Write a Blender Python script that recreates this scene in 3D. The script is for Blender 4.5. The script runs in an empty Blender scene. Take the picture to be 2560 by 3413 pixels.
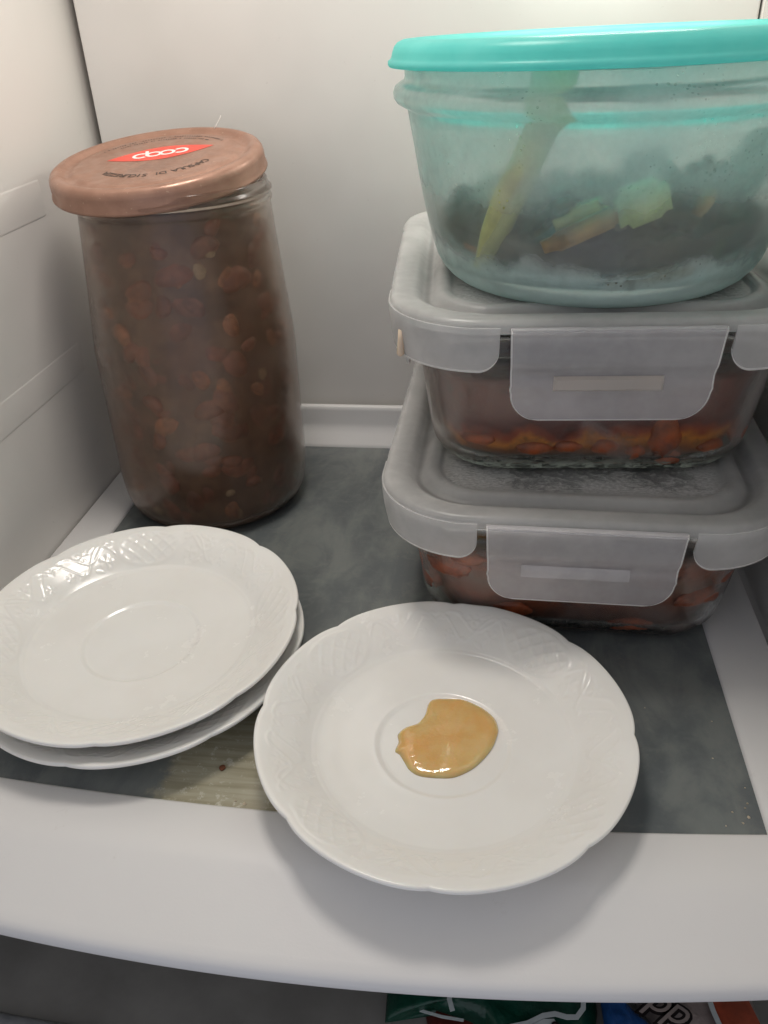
import bpy, bmesh, math, random
import numpy as np
from mathutils import Vector, Matrix, noise
random.seed(7)
PI = math.pi
S = bpy.context.scene
COL = S.collection

# ------------------------------------------------------------------ camera
cd = bpy.data.cameras.new("camera"); cam = bpy.data.objects.new("camera", cd); COL.objects.link(cam)
RW = np.array([[0.99102317, 0.12799545, -0.03860359], [0.03488376, -0.52632346, -0.84956856], [-0.12905889, 0.84059549, -0.52606371]])
M3 = RW.T @ np.diag([1, -1, -1])
cam.matrix_world = Matrix([[*M3[0], 0], [*M3[1], 0], [*M3[2], .285], [0, 0, 0, 1]])
cd.sensor_fit = 'VERTICAL'; cd.sensor_height = 24; cd.sensor_width = 18; cd.lens = 2725.5 / 3413 * 24
cd.clip_start = .005; cd.clip_end = 50
S.camera = cam
# ------------------------------------------------------------------ world: soft cool room light entering through the open door
W = bpy.data.worlds.new("World"); S.world = W; W.use_nodes = True
bg = W.node_tree.nodes['Background']; bg.inputs[0].default_value = (.86, .89, 1.0, 1); bg.inputs[1].default_value = .56
# ------------------------------------------------------------------ the warm lamp under the ceiling of the fridge
def area(name, loc, tgt, sx, sy, power, color):
    l = bpy.data.lights.new(name, 'AREA'); l.shape = 'RECTANGLE'; l.size = sx; l.size_y = sy; l.energy = power; l.color = color
    o = bpy.data.objects.new(name, l); COL.objects.link(o); o.location = loc
    o.rotation_euler = (Vector(tgt) - Vector(loc)).to_track_quat('-Z', 'Y').to_euler(); return o
area("fridge_lamp_light", (-.110, .400, .600), (-.09, .42, 0), .12, .12, 1.32, (1, .93, .86))
area("bowl_fill_light", (.060, .556, .350), (.045, .42, .20), .10, .025, .22, (1, .95, .88))  # added out of view behind the bowl to brighten it
S.view_settings.view_transform = 'Standard'; S.view_settings.look = 'None'; S.view_settings.exposure = 0; S.view_settings.gamma = 1
S.render.engine = 'CYCLES'
cy = S.cycles
cy.max_bounces = 16; cy.transmission_bounces = 12; cy.transparent_max_bounces = 12; cy.diffuse_bounces = 5; cy.glossy_bounces = 5
cy.caustics_refractive = True; cy.blur_glossy = .6; cy.sample_clamp_indirect = 8
cy.use_denoising = True

# ------------------------------------------------------------------ helpers
def tag(o, label=None, cat=None, group=None, kind=None):
    if label: o['label'] = label
    if cat: o['category'] = cat
    if group: o['group'] = group
    if kind: o['kind'] = kind
    return o
def empty(name, loc=(0, 0, 0), rot=(0, 0, 0)):
    o = bpy.data.objects.new(name, None); COL.objects.link(o); o.location = loc; o.rotation_euler = rot; o.empty_display_size = .01; return o
def link(name, me, mat, parent=None):
    o = bpy.data.objects.new(name, me); COL.objects.link(o)
    if mat is not None and not me.materials: me.materials.append(mat)
    if parent is not None: o.parent = parent
    return o
def mesh(name, verts, faces, mat, parent=None, smooth=True, loc=None, ang=None):
    me = bpy.data.meshes.new(name)
    me.from_pydata([tuple(v) for v in verts], [], faces)
    bm = bmesh.new(); bm.from_mesh(me); bmesh.ops.recalc_face_normals(bm, faces=bm.faces); bm.to_mesh(me); bm.free()
    if smooth:
        me.polygons.foreach_set('use_smooth', [True] * len(me.polygons))
        if ang: me.set_sharp_from_angle(angle=math.radians(ang))
    me.update()
    o = link(name, me, mat, parent)
    if loc: o.location = loc
    return o
def loft(rings, closed_loop=False, cap0=True, cap1=True):
    n = len(rings[0]); V = [p for r in rings for p in r]; F = []
    m = len(rings)
    for i in range(m if closed_loop else m - 1):
        a = i * n; b = ((i + 1) % m) * n
        for k in range(n):
            F.append((a + k, a + (k + 1) % n, b + (k + 1) % n, b + k))
    if not closed_loop:
        if cap0: F.append(tuple(range(n))[::-1])
        if cap1: F.append(tuple((m - 1) * n + k for k in range(n)))
    return V, F
def lathe(prof, n=128, closed=True):
    """prof: (r,z) list, closed cross-section loop when closed"""
    rings = []
    for r, z in prof:
        r = max(r, 1e-5)
        rings.append([(r * math.cos(2 * PI * k / n), r * math.sin(2 * PI * k / n), z) for k in range(n)])
    return loft(rings, closed_loop=closed)
def rrect(hw, hd, rc, z, n=14, m=10):
    pts = []
    rc = min(rc, hw - 1e-4, hd - 1e-4)
    cs = ((1, 1, 0), (-1, 1, 90), (-1, -1, 180), (1, -1, 270))
    for sx, sy, a0 in cs:
        for k in range(n + 1):
            t = math.radians(a0 + 90 * k / n)
            pts.append(Vector((sx * (hw - rc) + rc * math.cos(t), sy * (hd - rc) + rc * math.sin(t), z)))
    out = []
    for i, p in enumerate(pts):
        out.append(p)
        q = pts[(i + 1) % len(pts)]
        if i % (n + 1) == n:
            for k in range(1, m): out.append(p.lerp(q, k / m))
    return out
def box(x0, x1, y0, y1, z0, z1):
    V = [(x, y, z) for z in (z0, z1) for y in (y0, y1) for x in (x0, x1)]
    F = [(0, 2, 3, 1), (4, 5, 7, 6), (0, 1, 5, 4), (2, 6, 7, 3), (0, 4, 6, 2), (1, 3, 7, 5)]
    return V, F
def bevel(o, w=.001, seg=2, ang=30):
    m = o.modifiers.new('bevel', 'BEVEL'); m.width = w; m.segments = seg; m.limit_method = 'ANGLE'; m.angle_limit = math.radians(ang); return o
def sweep(prof, xs, fy, closed=True):
    """extrude a (y,z) profile along x; fy(x, j, (y,z)) gives the displaced pair"""
    V = []; n = len(prof)
    for x in xs:
        for j, p in enumerate(prof):
            y, z = fy(x, j, p); V.append((x, y, z))
    F = []
    for i in range(len(xs) - 1):
        for k in range(n if closed else n - 1):
            a = i * n + k; b = i * n + (k + 1) % n
            F.append((a, b, b + n, a + n))
    if closed:
        F.append(tuple(range(n))); F.append(tuple((len(xs) - 1) * n + k for k in range(n))[::-1])
    return V, F
def fbm(x, y, z, o=4):
    return noise.fractal(Vector((x, y, z)), 1.0, 2.0, o)

# ------------------------------------------------------------------ materials
class Mt:
    def __init__(s, name):
        s.m = bpy.data.materials.new(name); s.m.use_nodes = True; s.t = s.m.node_tree; s.N = s.t.nodes; s.L = s.t.links
        s.b = s.N['Principled BSDF']; s.out = s.N['Material Output']
    def n(s, ty, **kw):
        x = s.N.new(ty)
        for k, v in kw.items():
            if k.startswith('i_'):
                key = k[2:]; key = int(key) if key.isdigit() else key.replace('_', ' ')
                x.inputs[key].default_value = v
            else: setattr(x, k, v)
        return x
    def set(s, **kw):
        for k, v in kw.items():
            s.b.inputs[k.replace('_', ' ')].default_value = v
        return s
    def l(s, a, b): s.L.new(a, b)
    def coord(s, kind='Object'): return s.n('ShaderNodeTexCoord').outputs[kind]
    def noise(s, scale, detail=4, rough=.55, dist=0, vec=None, dim='3D'):
        x = s.n('ShaderNodeTexNoise'); x.inputs['Scale'].default_value = scale; x.inputs['Detail'].default_value = detail
        x.inputs['Roughness'].default_value = rough; x.inputs['Distortion'].default_value = dist
        s.l(vec if vec is not None else s.coord(), x.inputs['Vector']); return x.outputs['Fac']
    def map(s, v, a, b, c=0., d=1., smooth=True):
        x = s.n('ShaderNodeMapRange'); x.interpolation_type = 'SMOOTHSTEP' if smooth else 'LINEAR'
        for i, q in enumerate((a, b, c, d)): x.inputs[i + 1].default_value = q
        s.l(v, x.inputs[0]); return x.outputs[0]
    def mixc(s, fac, a, b):
        x = s.n('ShaderNodeMix', data_type='RGBA')
        for k, q in ((0, fac), (6, a), (7, b)):
            if isinstance(q, (tuple, float, int)):
                x.inputs[k].default_value = (*q, 1) if isinstance(q, tuple) and len(q) == 3 else q
            else: s.l(q, x.inputs[k])
        return x.outputs[2]
    def math(s, op, a, b=0.):
        x = s.n('ShaderNodeMath', operation=op)
        for k, q in ((0, a), (1, b)):
            if isinstance(q, (float, int)): x.inputs[k].default_value = q
            else: s.l(q, x.inputs[k])
        return x.outputs[0]
    def bump(s, h, strength=.2, dist=.001):
        x = s.n('ShaderNodeBump'); x.inputs['Strength'].default_value = strength; x.inputs['Distance'].default_value = dist
        s.l(h, x.inputs['Height']); s.l(x.outputs[0], s.b.inputs['Normal']); return x.outputs[0]
    def scalevec(s, sx, sy, sz, vec=None):
        x = s.n('ShaderNodeMapping'); x.inputs['Scale'].default_value = (sx, sy, sz)
        s.l(vec if vec is not None else s.coord(), x.inputs['Vector']); return x.outputs[0]
    def ramp(s, fac, stops):
        x = s.n('ShaderNodeValToRGB'); cr = x.color_ramp
        while len(cr.elements) < len(stops): cr.elements.new(.5)
        for e, (p, c) in zip(cr.elements, stops): e.position = p; e.color = (*c, 1)
        s.l(fac, x.inputs[0]); return x.outputs[0]

def mat_wall():
    k = Mt('fridge_liner'); k.set(Roughness=.42)
    c = k.mixc(k.map(k.noise(7, 3), .35, .7), (.80, .775, .74), (.72, .70, .665))
    c = k.mixc(k.map(k.noise(210, 3), .71, .76, 0, .4), c, (.60, .57, .53))
    k.l(c, k.b.inputs['Base Color']); k.bump(k.noise(1200, 2), .08, .0003); return k.m
def mat_shelf():
    k = Mt('white_plastic'); k.set(Roughness=.30)
    g = k.map(k.noise(90, 5, .7), .66, .76)
    c = k.mixc(k.math('MULTIPLY', g, .25), (.71, .70, .69), (.50, .47, .43))
    k.l(c, k.b.inputs['Base Color'])
    k.l(k.map(k.noise(40, 4), .3, .7, .38, .46), k.b.inputs['Roughness'])
    k.bump(k.noise(900, 2), .08, .0003); return k.m
def mat_pane():
    k = Mt('shelf_glass_grey'); k.set(IOR=1.5)
    P = k.coord()
    smear = k.noise(1, 6, .6, .4, k.scalevec(34, 18, 30))
    fine = k.noise(420, 5, .7)
    base = k.mixc(k.map(smear, .38, .66), (.118, .132, .136), (.185, .200, .192))
    base = k.mixc(k.map(k.noise(1, 6, .7, .8, k.scalevec(75, 130, 30)), .50, .70, 0, .28), base, (.215, .222, .21))
    base = k.mixc(k.math('MULTIPLY', k.map(fine, .52, .72), k.map(k.noise(30, 3), .42, .62, 0, .55)), base, (.20, .195, .175))
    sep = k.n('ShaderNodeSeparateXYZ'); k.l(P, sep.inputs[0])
    # lamp-lit patch of dirty glass between the saucers, its light painted into the colour
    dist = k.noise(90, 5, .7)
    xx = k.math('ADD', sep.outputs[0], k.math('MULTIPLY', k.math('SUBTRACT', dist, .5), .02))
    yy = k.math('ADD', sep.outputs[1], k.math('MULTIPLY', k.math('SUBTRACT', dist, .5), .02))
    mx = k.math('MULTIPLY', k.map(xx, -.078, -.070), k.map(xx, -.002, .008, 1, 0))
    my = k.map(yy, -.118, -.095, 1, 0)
    light_pool = k.math('MULTIPLY', mx, my)
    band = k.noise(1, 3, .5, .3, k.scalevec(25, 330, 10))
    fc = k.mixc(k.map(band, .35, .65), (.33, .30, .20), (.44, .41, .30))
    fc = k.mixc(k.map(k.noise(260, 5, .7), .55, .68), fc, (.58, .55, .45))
    base = k.mixc(k.math('MULTIPLY', light_pool, .85), base, fc)
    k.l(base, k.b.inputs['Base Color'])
    k.l(k.map(smear, .3, .75, .07, .20), k.b.inputs['Roughness'])
    k.set(**{'Specular_IOR_Level': .5}); k.bump(fine, .05, .0002); return k.m
def mat_porcelain():
    k = Mt('glazed_porcelain'); k.set(Roughness=.12, IOR=1.5)
    k.b.inputs['Subsurface Weight'].default_value = .12; k.b.inputs['Subsurface Radius'].default_value = (.004, .003, .002); k.b.inputs['Subsurface Scale'].default_value = 1.
    c = k.mixc(k.map(k.noise(22, 4), .4, .7), (.83, .82, .785), (.80, .785, .745))
    k.l(c, k.b.inputs['Base Color'])
    k.l(k.map(k.noise(55, 5, .65), .45, .68, .16, .28), k.b.inputs['Roughness'])
    k.bump(k.noise(120, 2), .05, .0004); return k.m
def glassy(name, col, rough, fogcol, f0, f1, fogmax=.8, scale=28, specks=0., streak=None, fogcoord=None, rmax=.5):
    """glass with condensation: clear parts and milky fogged parts, with small cleared droplets"""
    k = Mt(name)
    k.set(Base_Color=(*col, 1), IOR=1.48); k.b.inputs['Transmission Weight'].default_value = 1
    vec = k.scalevec(*(streak or (1, 1, 1)))
    nz = k.noise(scale, 5, .62, .8, vec); fine = k.noise(scale * 12, 4, .7)
    k.l(k.map(nz, .3, .7, rough, rmax * .7), k.b.inputs['Roughness'])
    fd = k.n('ShaderNodeBsdfDiffuse'); fd.inputs[0].default_value = (*fogcol, 1)
    ft = k.n('ShaderNodeBsdfTranslucent'); ft.inputs[0].default_value = (*[min(1, x * 1.15) for x in fogcol], 1)
    fog = k.n('ShaderNodeMixShader'); fog.inputs[0].default_value = .62; k.l(fd.outputs[0], fog.inputs[1]); k.l(ft.outputs[0], fog.inputs[2])
    fac = k.math('MULTIPLY', k.map(k.math('ADD', k.math('MULTIPLY', nz, .8), k.math('MULTIPLY', fine, .2)), f0, f1), fogmax)
    if specks:
        v = k.n('ShaderNodeTexVoronoi'); v.inputs['Scale'].default_value = 420; v.inputs['Randomness'].default_value = 1
        k.l(k.coord(), v.inputs['Vector'])
        d = k.math('MULTIPLY', k.map(v.outputs['Distance'], .16, .26, 1, 0), k.map(k.noise(30, 4, .6), .52, .62))
        fac = k.math('MULTIPLY', fac, k.math('SUBTRACT', 1., k.math('MULTIPLY', d, specks)))
    mx = k.n('ShaderNodeMixShader'); k.l(fac, mx.inputs[0]); k.l(k.b.outputs[0], mx.inputs[1]); k.l(fog.outputs[0], mx.inputs[2]); k.l(mx.outputs[0], k.out.inputs['Surface'])
    bp = k.bump(k.noise(scale * 9, 3), .12, .0005); k.l(bp, fd.inputs['Normal']); k.fac = fac; k.mx = mx; k.fog = fog
    return k
def mat_pp(name, col, milk, rough=.3, panel=None):
    """milky polypropylene: part clear, part diffusing in both directions"""
    k = Mt(name); k.set(Base_Color=(.94, .95, .96, 1), Roughness=rough, IOR=1.42); k.b.inputs['Transmission Weight'].default_value = 1
    fd = k.n('ShaderNodeBsdfDiffuse'); fd.inputs[0].default_value = (*col, 1)
    ft = k.n('ShaderNodeBsdfTranslucent'); ft.inputs[0].default_value = (*col, 1)
    mk = k.n('ShaderNodeMixShader'); mk.inputs[0].default_value = .5; k.l(fd.outputs[0], mk.inputs[1]); k.l(ft.outputs[0], mk.inputs[2])
    f = k.map(k.noise(38, 4, .6), .3, .7, milk - .05, milk + .05)
    if panel:
        sep = k.n('ShaderNodeSeparateXYZ'); k.l(k.coord(), sep.inputs[0])
        ax = k.math('ABSOLUTE', sep.outputs[0]); ay = k.math('ABSOLUTE', sep.outputs[1])
        edge = k.math('MULTIPLY', k.map(ax, .0700, .0610), k.map(ay, .0895, .0800))
        fine = k.noise(1, 7, .75, 1.2, k.scalevec(150, 240, 60)); big = k.noise(24, 4, .6, .6)
        rim = k.math('MAXIMUM', k.map(ax, .040, .062), k.map(ay, .054, .082))
        fl = k.math('ADD', k.math('MULTIPLY', fine, .55), k.math('ADD', k.math('MULTIPLY', big, .45), k.math('MULTIPLY', rim, .10)))
        grain = k.noise(1, 4, .7, .3, k.scalevec(420, 900, 60))
        pm = k.math('MULTIPLY', k.map(fl, panel[0], panel[1], panel[2], panel[3]), k.map(grain, .35, .65, .72, 1.1))
        k.b.inputs['Specular IOR Level'].default_value = .35
        f = k.math('ADD', k.math('MULTIPLY', edge, pm), k.math('MULTIPLY', k.math('SUBTRACT', 1., edge), f))
    mx = k.n('ShaderNodeMixShader'); k.l(f, mx.inputs[0]); k.l(k.b.outputs[0], mx.inputs[1]); k.l(mk.outputs[0], mx.inputs[2]); k.l(mx.outputs[0], k.out.inputs['Surface'])
    k.bump(k.noise(700, 2), .06, .0002); return k.m
def mat_frosty(name, col, trans=.6, rough=.38, dirt=.0, sub=0.):
    k = Mt(name); k.set(Roughness=rough, IOR=1.45)
    k.b.inputs['Transmission Weight'].default_value = trans
    c = k.mixc(k.map(k.noise(45, 5, .65), .4, .7), col, tuple(x * .93 for x in col))
    k.l(c, k.b.inputs['Base Color'])
    k.l(k.map(k.noise(60, 5), .3, .7, rough - .08, rough + .12), k.b.inputs['Roughness'])
    k.bump(k.noise(500, 3), .15, .0003)
    if dirt:
        fog = k.n('ShaderNodeBsdfDiffuse'); fog.inputs[0].default_value = (.62, .60, .58, 1)
        fine = k.noise(1, 6, .75, 1.5, k.scalevec(170, 260, 60)); big = k.noise(26, 4, .6, .6)
        f = k.math('MULTIPLY', k.math('MAXIMUM', k.map(fine, .44, .66), k.map(big, .50, .60)), dirt)
        mx = k.n('ShaderNodeMixShader'); k.l(f, mx.inputs[0]); k.l(k.b.outputs[0], mx.inputs[1]); k.l(fog.outputs[0], mx.inputs[2]); k.l(mx.outputs[0], k.out.inputs['Surface'])
    return k.m
def mat_plain(name, col, rough=.5, metal=0., var=.25, scale=60, bumps=.2, bscale=300, bd=.0005, spec=.5, sss=0, trans=0):
    k = Mt(name); k.set(Roughness=rough, Metallic=metal)
    k.b.inputs['Specular IOR Level'].default_value = spec
    k.b.inputs['Transmission Weight'].default_value = trans
    if sss:
        k.b.inputs['Subsurface Weight'].default_value = sss; k.b.inputs['Subsurface Radius'].default_value = (.006, .003, .0015); k.b.inputs['Subsurface Scale'].default_value = 1.
    c = k.mixc(k.map(k.noise(scale, 5, .6), .3, .7), tuple(x * (1 - var) for x in col), tuple(min(1, x * (1 + var)) for x in col))
    k.l(c, k.b.inputs['Base Color'])
    if bumps: k.bump(k.noise(bscale, 4), bumps, bd)
    return k.m

WALL = mat_wall(); PLAST = mat_shelf(); PANE = mat_pane(); PORC = mat_porcelain()
GREY = mat_plain('grey_gasket', (.10, .135, .14), .45)
DARKGAP = mat_plain('dark_gap', (.06, .055, .05), .7)

# ------------------------------------------------------------------ the setting: inside of the fridge
BY = .5755
XL, XR = -.2725, .151
def wall_left():
    xs = []; V = []; F = []
    # cross-section in the xy plane: flat wall, rounded towards the back, narrow groove behind the back panel
    pr = [(XL, -.02), (XL, .30), (XL, .50), (XL, .520)]
    for k in range(1, 9):
        t = k / 8; pr.append((XL - .0050 * t * t, .520 + .056 * t))
    pr += [(XL - .0050, .60), (XL - .03, .60), (XL - .03, -.02)]
    zs = (-.30, .72); n = len(pr)
    for z in zs:
        for p in pr: V.append((p[0], p[1], z))
    for k in range(n): F.append((k, (k + 1) % n, (k + 1) % n + n, k + n))
    F += [tuple(range(n)), tuple(range(n, 2 * n))[::-1]]
    o = mesh('wall_left', V, F, WALL, smooth=True, ang=35); tag(o, kind='structure'); return o
wl = wall_left()
def rail(z0, z1, y1, parent):
    """pressed shelf guide: a low raised plateau with soft edges, rounded at its back end"""
    h = .00045; e = .0045
    ys = [.02, .05] + [.05 + (y1 - .05) * k / 24 for k in range(1, 25)]
    V = []; F = []
    zz = [z0, z0 + .0008, z0 + .0017, z0 + .0026, (z0 + z1) / 2, z1 - .0026, z1 - .0017, z1 - .0008, z1]
    hh = [0, .0004, h * .8, h, h, h, h * .8, .0004, 0]
    def endf(y): return min(1, max(0, (y1 - y) / e))
    ys = [.02, .2, .35, y1 - .012] + [y1 - .006 + .006 * k / 8 for k in range(9)]
    for y in ys:
        for z, a in zip(zz, hh): V.append((XL + .0003 + a * math.sin(endf(y) * PI / 2) - .0005, y, z))
    n = len(zz)
    for i in range(len(ys) - 1):
        for k in range(n - 1): F.append((i * n + k, i * n + k + 1, (i + 1) * n + k + 1, (i + 1) * n + k))
    return mesh('shelf_guide', V, F, WALL, parent)
rail(.0855, .1055, .487, wl); rail(.1845, .2060, .486, wl); rail(.285, .306, .486, wl); rail(-.0745, -.054, .486, wl)
o = mesh('wall_right', *box(XR, XR + .03, -.02, .60, -.30, .72), WALL, smooth=False); tag(o, kind='structure')
o = bevel(mesh('wall_back', *box(XL + .0012, .1435, BY, BY + .02, -.28, .71), WALL, smooth=False), .0012); tag(o, kind='structure')
o = mesh('wall_back_corner', *box(.1447, XR, BY - .004, BY + .02, -.30, .72), WALL, smooth=False); tag(o, kind='structure')
o = mesh('wall_behind', *box(XL - .03, XR + .03, BY + .0245, BY + .03, -.30, .72), DARKGAP, smooth=False); tag(o, kind='structure')
o = mesh('ceiling', *box(XL - .03, XR + .03, .03, BY + .03, .7205, .75), WALL, smooth=False); tag(o, kind='structure')
o = mesh('floor', *box(XL - .03, XR + .03, -.02, BY + .03, -.33, -.3005), DARKGAP, smooth=False); tag(o, kind='structure')

# ------------------------------------------------------------------ shelf
shelf = empty('fridge_shelf', (-.0645, .38, -.005)); tag(shelf, 'white framed grey glass fridge shelf carrying the saucers, the jar and the stacked containers', 'shelf')
SL = Vector(shelf.location)
def off(V): return [tuple(Vector(v) - SL) for v in V]
XC = -.0645
def yg(x): return .2155 + .27 * (x - XC) ** 2
def yc(x): return .1898 + .30 * (x - XC) ** 2
def ye(x): return .1538 + .45 * (x - XC) ** 2
xs = [XL + .0005 + (.1432 - XL - .0005) * k / 60 for k in range(61)]
V, F = box(-.2455, .1155, .2, .548, -.004, 0)
V = []; F = []
gx = [-.2455 + .361 * k / 40 for k in range(41)]
prof = ['g']
V, F = sweep([(0, -.004), (0, 0), (1, 0), (1, -.004)], gx, lambda x, j, p: ((yg(x) - .003) if p[0] == 0 else .549, p[1]))
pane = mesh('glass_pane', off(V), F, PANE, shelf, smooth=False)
pr = []   # front trim: (kind, offset, z)
pr = [('g', 0, .0002), ('g', -.0004, .0012), ('g', -.0016, .0017), ('c', .008, .0016), ('c', .003, .0014), ('c', .0, .0009), ('c', -.003, .0002), ('c', -.010, -.0014), ('e', .014, -.0040), ('e', .006, -.0057),
      ('e', .0030, -.0064), ('e', .0012, -.0074), ('e', .0002, -.0090), ('e', 0, -.0108), ('e', 0, -.0128), ('e', .0008, -.0143), ('e', .0024, -.0148), ('e', .008, -.0142), ('e', .012, -.011), ('g', -.004, -.008), ('g', .004, -.008), ('g', .004, -.0042), ('g', 0, -.0042)]
FN = {'g': yg, 'c': yc, 'e': ye}
V, F = sweep(pr, xs, lambda x, j, p: (FN[p[0]](x) + p[1], p[2]))
mesh('front_trim', off(V), F, PLAST, shelf, ang=60)
for s in (-1, 1):
    x0, x1 = (XL + .0006, -.2432) if s < 0 else (.1132, .1430)
    xi, xo = (x1, x0) if s < 0 else (x0, x1)
    sg = -1 if s < 0 else 1
    prf = [(xi, .0002), (xi + sg * .0012, .0013), (xi + sg * .004, .0018), (xo - sg * .0035, .0018), (xo - sg * .0008, .0008), (xo, -.002), (xo, -.012), (xi, -.012), (xi, -.0042)]
    V = []; F = []; n = len(prf)
    ys = [yg(xi) - .0006, .3, .4, .5, .5485]
    for y in ys:
        for p in prf: V.append((p[0], y, p[1]))
    for i in range(len(ys) - 1):
        for k in range(n): F.append((i * n + k, i * n + (k + 1) % n, (i + 1) * n + (k + 1) % n, (i + 1) * n + k))
    F += [tuple(range(n)), tuple(range((len(ys) - 1) * n, len(ys) * n))]
    mesh('side_frame', off(V), F, PLAST, shelf, ang=50)
# back stop: low ramp, upright face, rounded crest
bp = [(.5465, .0003), (.5480, .0020), (.5535, .0085), (.5560, .0118), (.5572, .0150), (.5582, .0250), (.5588, .0272), (.5602, .0286), (.5620, .0286), (.5630, .0275), (.5634, .0250), (.5634, -.012), (.5465, -.012)]
V, F = sweep(bp, [XL + .0008, .1430], lambda x, j, p: p)
mesh('back_stop', off(V), F, PLAST, shelf, ang=50)

# ------------------------------------------------------------------ crisper cover and packets below the shelf
CRISP = mat_plain('smoked_crisper_cover', (.27, .26, .24), .30, var=.18, scale=14, bumps=.15, bscale=40, bd=.001)
cr = empty('crisper_cover', (-.06, .3, -.115)); tag(cr, 'dark smoked glass crisper cover underneath the white shelf edge', 'cover')
def co(V): return [tuple(Vector(v) - cr.location) for v in V]
mesh('cover_pane', co(box(XL + .003, .148, .172, .54, -.1215, -.115)[0]), box(0, 1, 0, 1, 0, 1)[1], CRISP, cr, smooth=False)
RIMM = mat_plain('grey_cover_rim', (.32, .33, .345), .3, var=.3)
V, F = sweep([(.140, -.125), (.140, -.112), (.1425, -.1085), (.166, -.1075), (.171, -.109), (.1735, -.1125), (.1735, -.125)], [XL + .003 + .4205 * k / 30 for k in range(31)], lambda x, j, p: (p[0] + .16 * (x - XC) ** 2, p[1]))
mesh('front_rim', co(V), F, RIMM, cr, ang=50)

def packet(name, poly, z0, h, mat, label, seed, cat='packet'):
    cx = sum(p[0] for p in poly) / len(poly); cyy = sum(p[1] for p in poly) / len(poly)
    # densify
    P = []
    for i, p in enumerate(poly):
        q = poly[(i + 1) % len(poly)]
        for k in range(10): P.append((p[0] + (q[0] - p[0]) * k / 10, p[1] + (q[1] - p[1]) * k / 10))
    rings = []
    for sc, zz in ((.3, -.002), (.95, -.0005), (1, .0), (.985, .0010), (.94, .35 * h), (.85, .65 * h), (.7, .85 * h), (.5, .97 * h), (.25, h), (.02, h)):
        r = []
        for x, y in P:
            X = cx + (x - cx) * sc; Y = cyy + (y - cyy) * sc
            wz = 0 if zz < .0005 else fbm(X * 55 + seed, Y * 55, 0) * h * .22 * min(1, (1.03 - sc) * 6)
            r.append((X, Y, z0 + zz + wz))
        rings.append(r)
    V, F = loft(rings)
    o = mesh(name, V, F, mat); tag(o, label, cat); return o
def flat(name, pts, mat, parent, w=None):
    """thin printed shape lying on a packet"""
    return mesh(name, pts, [tuple(range(len(pts)))], mat, parent, smooth=False)
def ribbon(name, path, w, mat, parent, th=.0004):
    V = []; F = []
    for i, p in enumerate(path):
        a = Vector(path[max(i - 1, 0)]); b = Vector(path[min(i + 1, len(path) - 1)])
        d = (b - a); nrm = Vector((-d.y, d.x, 0)); nrm.normalize(); p = Vector(p)
        for s_, t_ in ((-1, 0), (1, 0), (1, 1), (-1, 1)):
            V.append(tuple(p + nrm * w / 2 * s_ + Vector((0, 0, th * t_))))
    for i in range(len(path) - 1):
        for k in range(4): F.append((i * 4 + k, i * 4 + (k + 1) % 4, i * 4 + 4 + (k + 1) % 4, i * 4 + 4 + k))
    F += [(0, 1, 2, 3), tuple((len(path) - 1) * 4 + k for k in range(4))]
    return mesh(name, V, F, mat, parent, smooth=False)
GREENB = mat_plain('green_plastic_bag', (.004, .050, .030), .30, var=.4, scale=40, bumps=.5, bscale=90, bd=.003)
BLUEB = mat_plain('blue_plastic_bag', (.018, .085, .28), .35, var=.35, scale=60, bumps=.5, bscale=160, bd=.002)
PINKB = mat_plain('pale_printed_bag', (.34, .28, .26), .35, var=.12, scale=30, bumps=.4, bscale=90, bd=.002)
REDP = mat_plain('red_print', (.34, .055, .02), .35, var=.4)
WHITEP = mat_plain('white_print', (.55, .60, .60), .4, var=.1)
BLACKP = mat_plain('black_print', (.012, .008, .008), .35, var=.1)
g = packet('green_packet', [(-.0395, .1905), (-.0330, .1925), (-.0180, .1985), (.0000, .1945), (.006, .1925), (.016, .178), (.030, .170), (.050, .172), (.056, .205), (.056, .262), (-.020, .262), (-.041, .222)], -.108, .010, GREENB, 'dark green plastic packet with white outline print under the shelf edge', 3)
def zt(poly, z=-.0968): return [(x, y, z) for x, y in poly]
ribbon('print_line', zt([(-.0105, .203), (-.0108, .199), (-.0095, .1952), (-.0090, .194)], -.0985), .0022, WHITEP, g)
ribbon('print_line', zt([(-.024, .1962), (-.014, .1945), (-.004, .1940)], -.1055), .0012, WHITEP, g)
ribbon('print_line', zt([(.0490, .206), (.0485, .2005), (.0455, .1965), (.041, .1960), (.036, .1968), (.031, .1955), (.024, .1915), (.016, .1890), (.008, .184)]), .0022, WHITEP, g)
lab = [(.010, .182), (.018, .1888), (.024, .1900), (.031, .1940), (.0355, .1945), (.040, .188), (.044, .176), (.02, .172)]
mesh('print_patch', [(x, y, -.0963) for x, y in lab] + [(x, y, -.0968) for x, y in lab], [tuple(range(8))] + [(i, (i + 1) % 8, (i + 1) % 8 + 8, i + 8) for i in range(8)], WHITEP, g, smooth=False)
bpk = packet('blue_packet', [(.0572, .216), (.0575, .205), (.0585, .190), (.062, .178), (.090, .170), (.092, .180), (.077, .198), (.0665, .208), (.0615, .2165)], -.104, .010, BLUEB, 'blue plastic packet beside the dark green one under the shelf edge', 9)
ppk = packet('pale_packet', [(.0680, .218), (.0790, .204), (.0925, .188), (.098, .176), (.128, .174), (.1290, .200), (.124, .232), (.075, .236)], -.108, .009, PINKB, 'pale packet with black outlined lettering and an orange end at lower right', 15)
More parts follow.
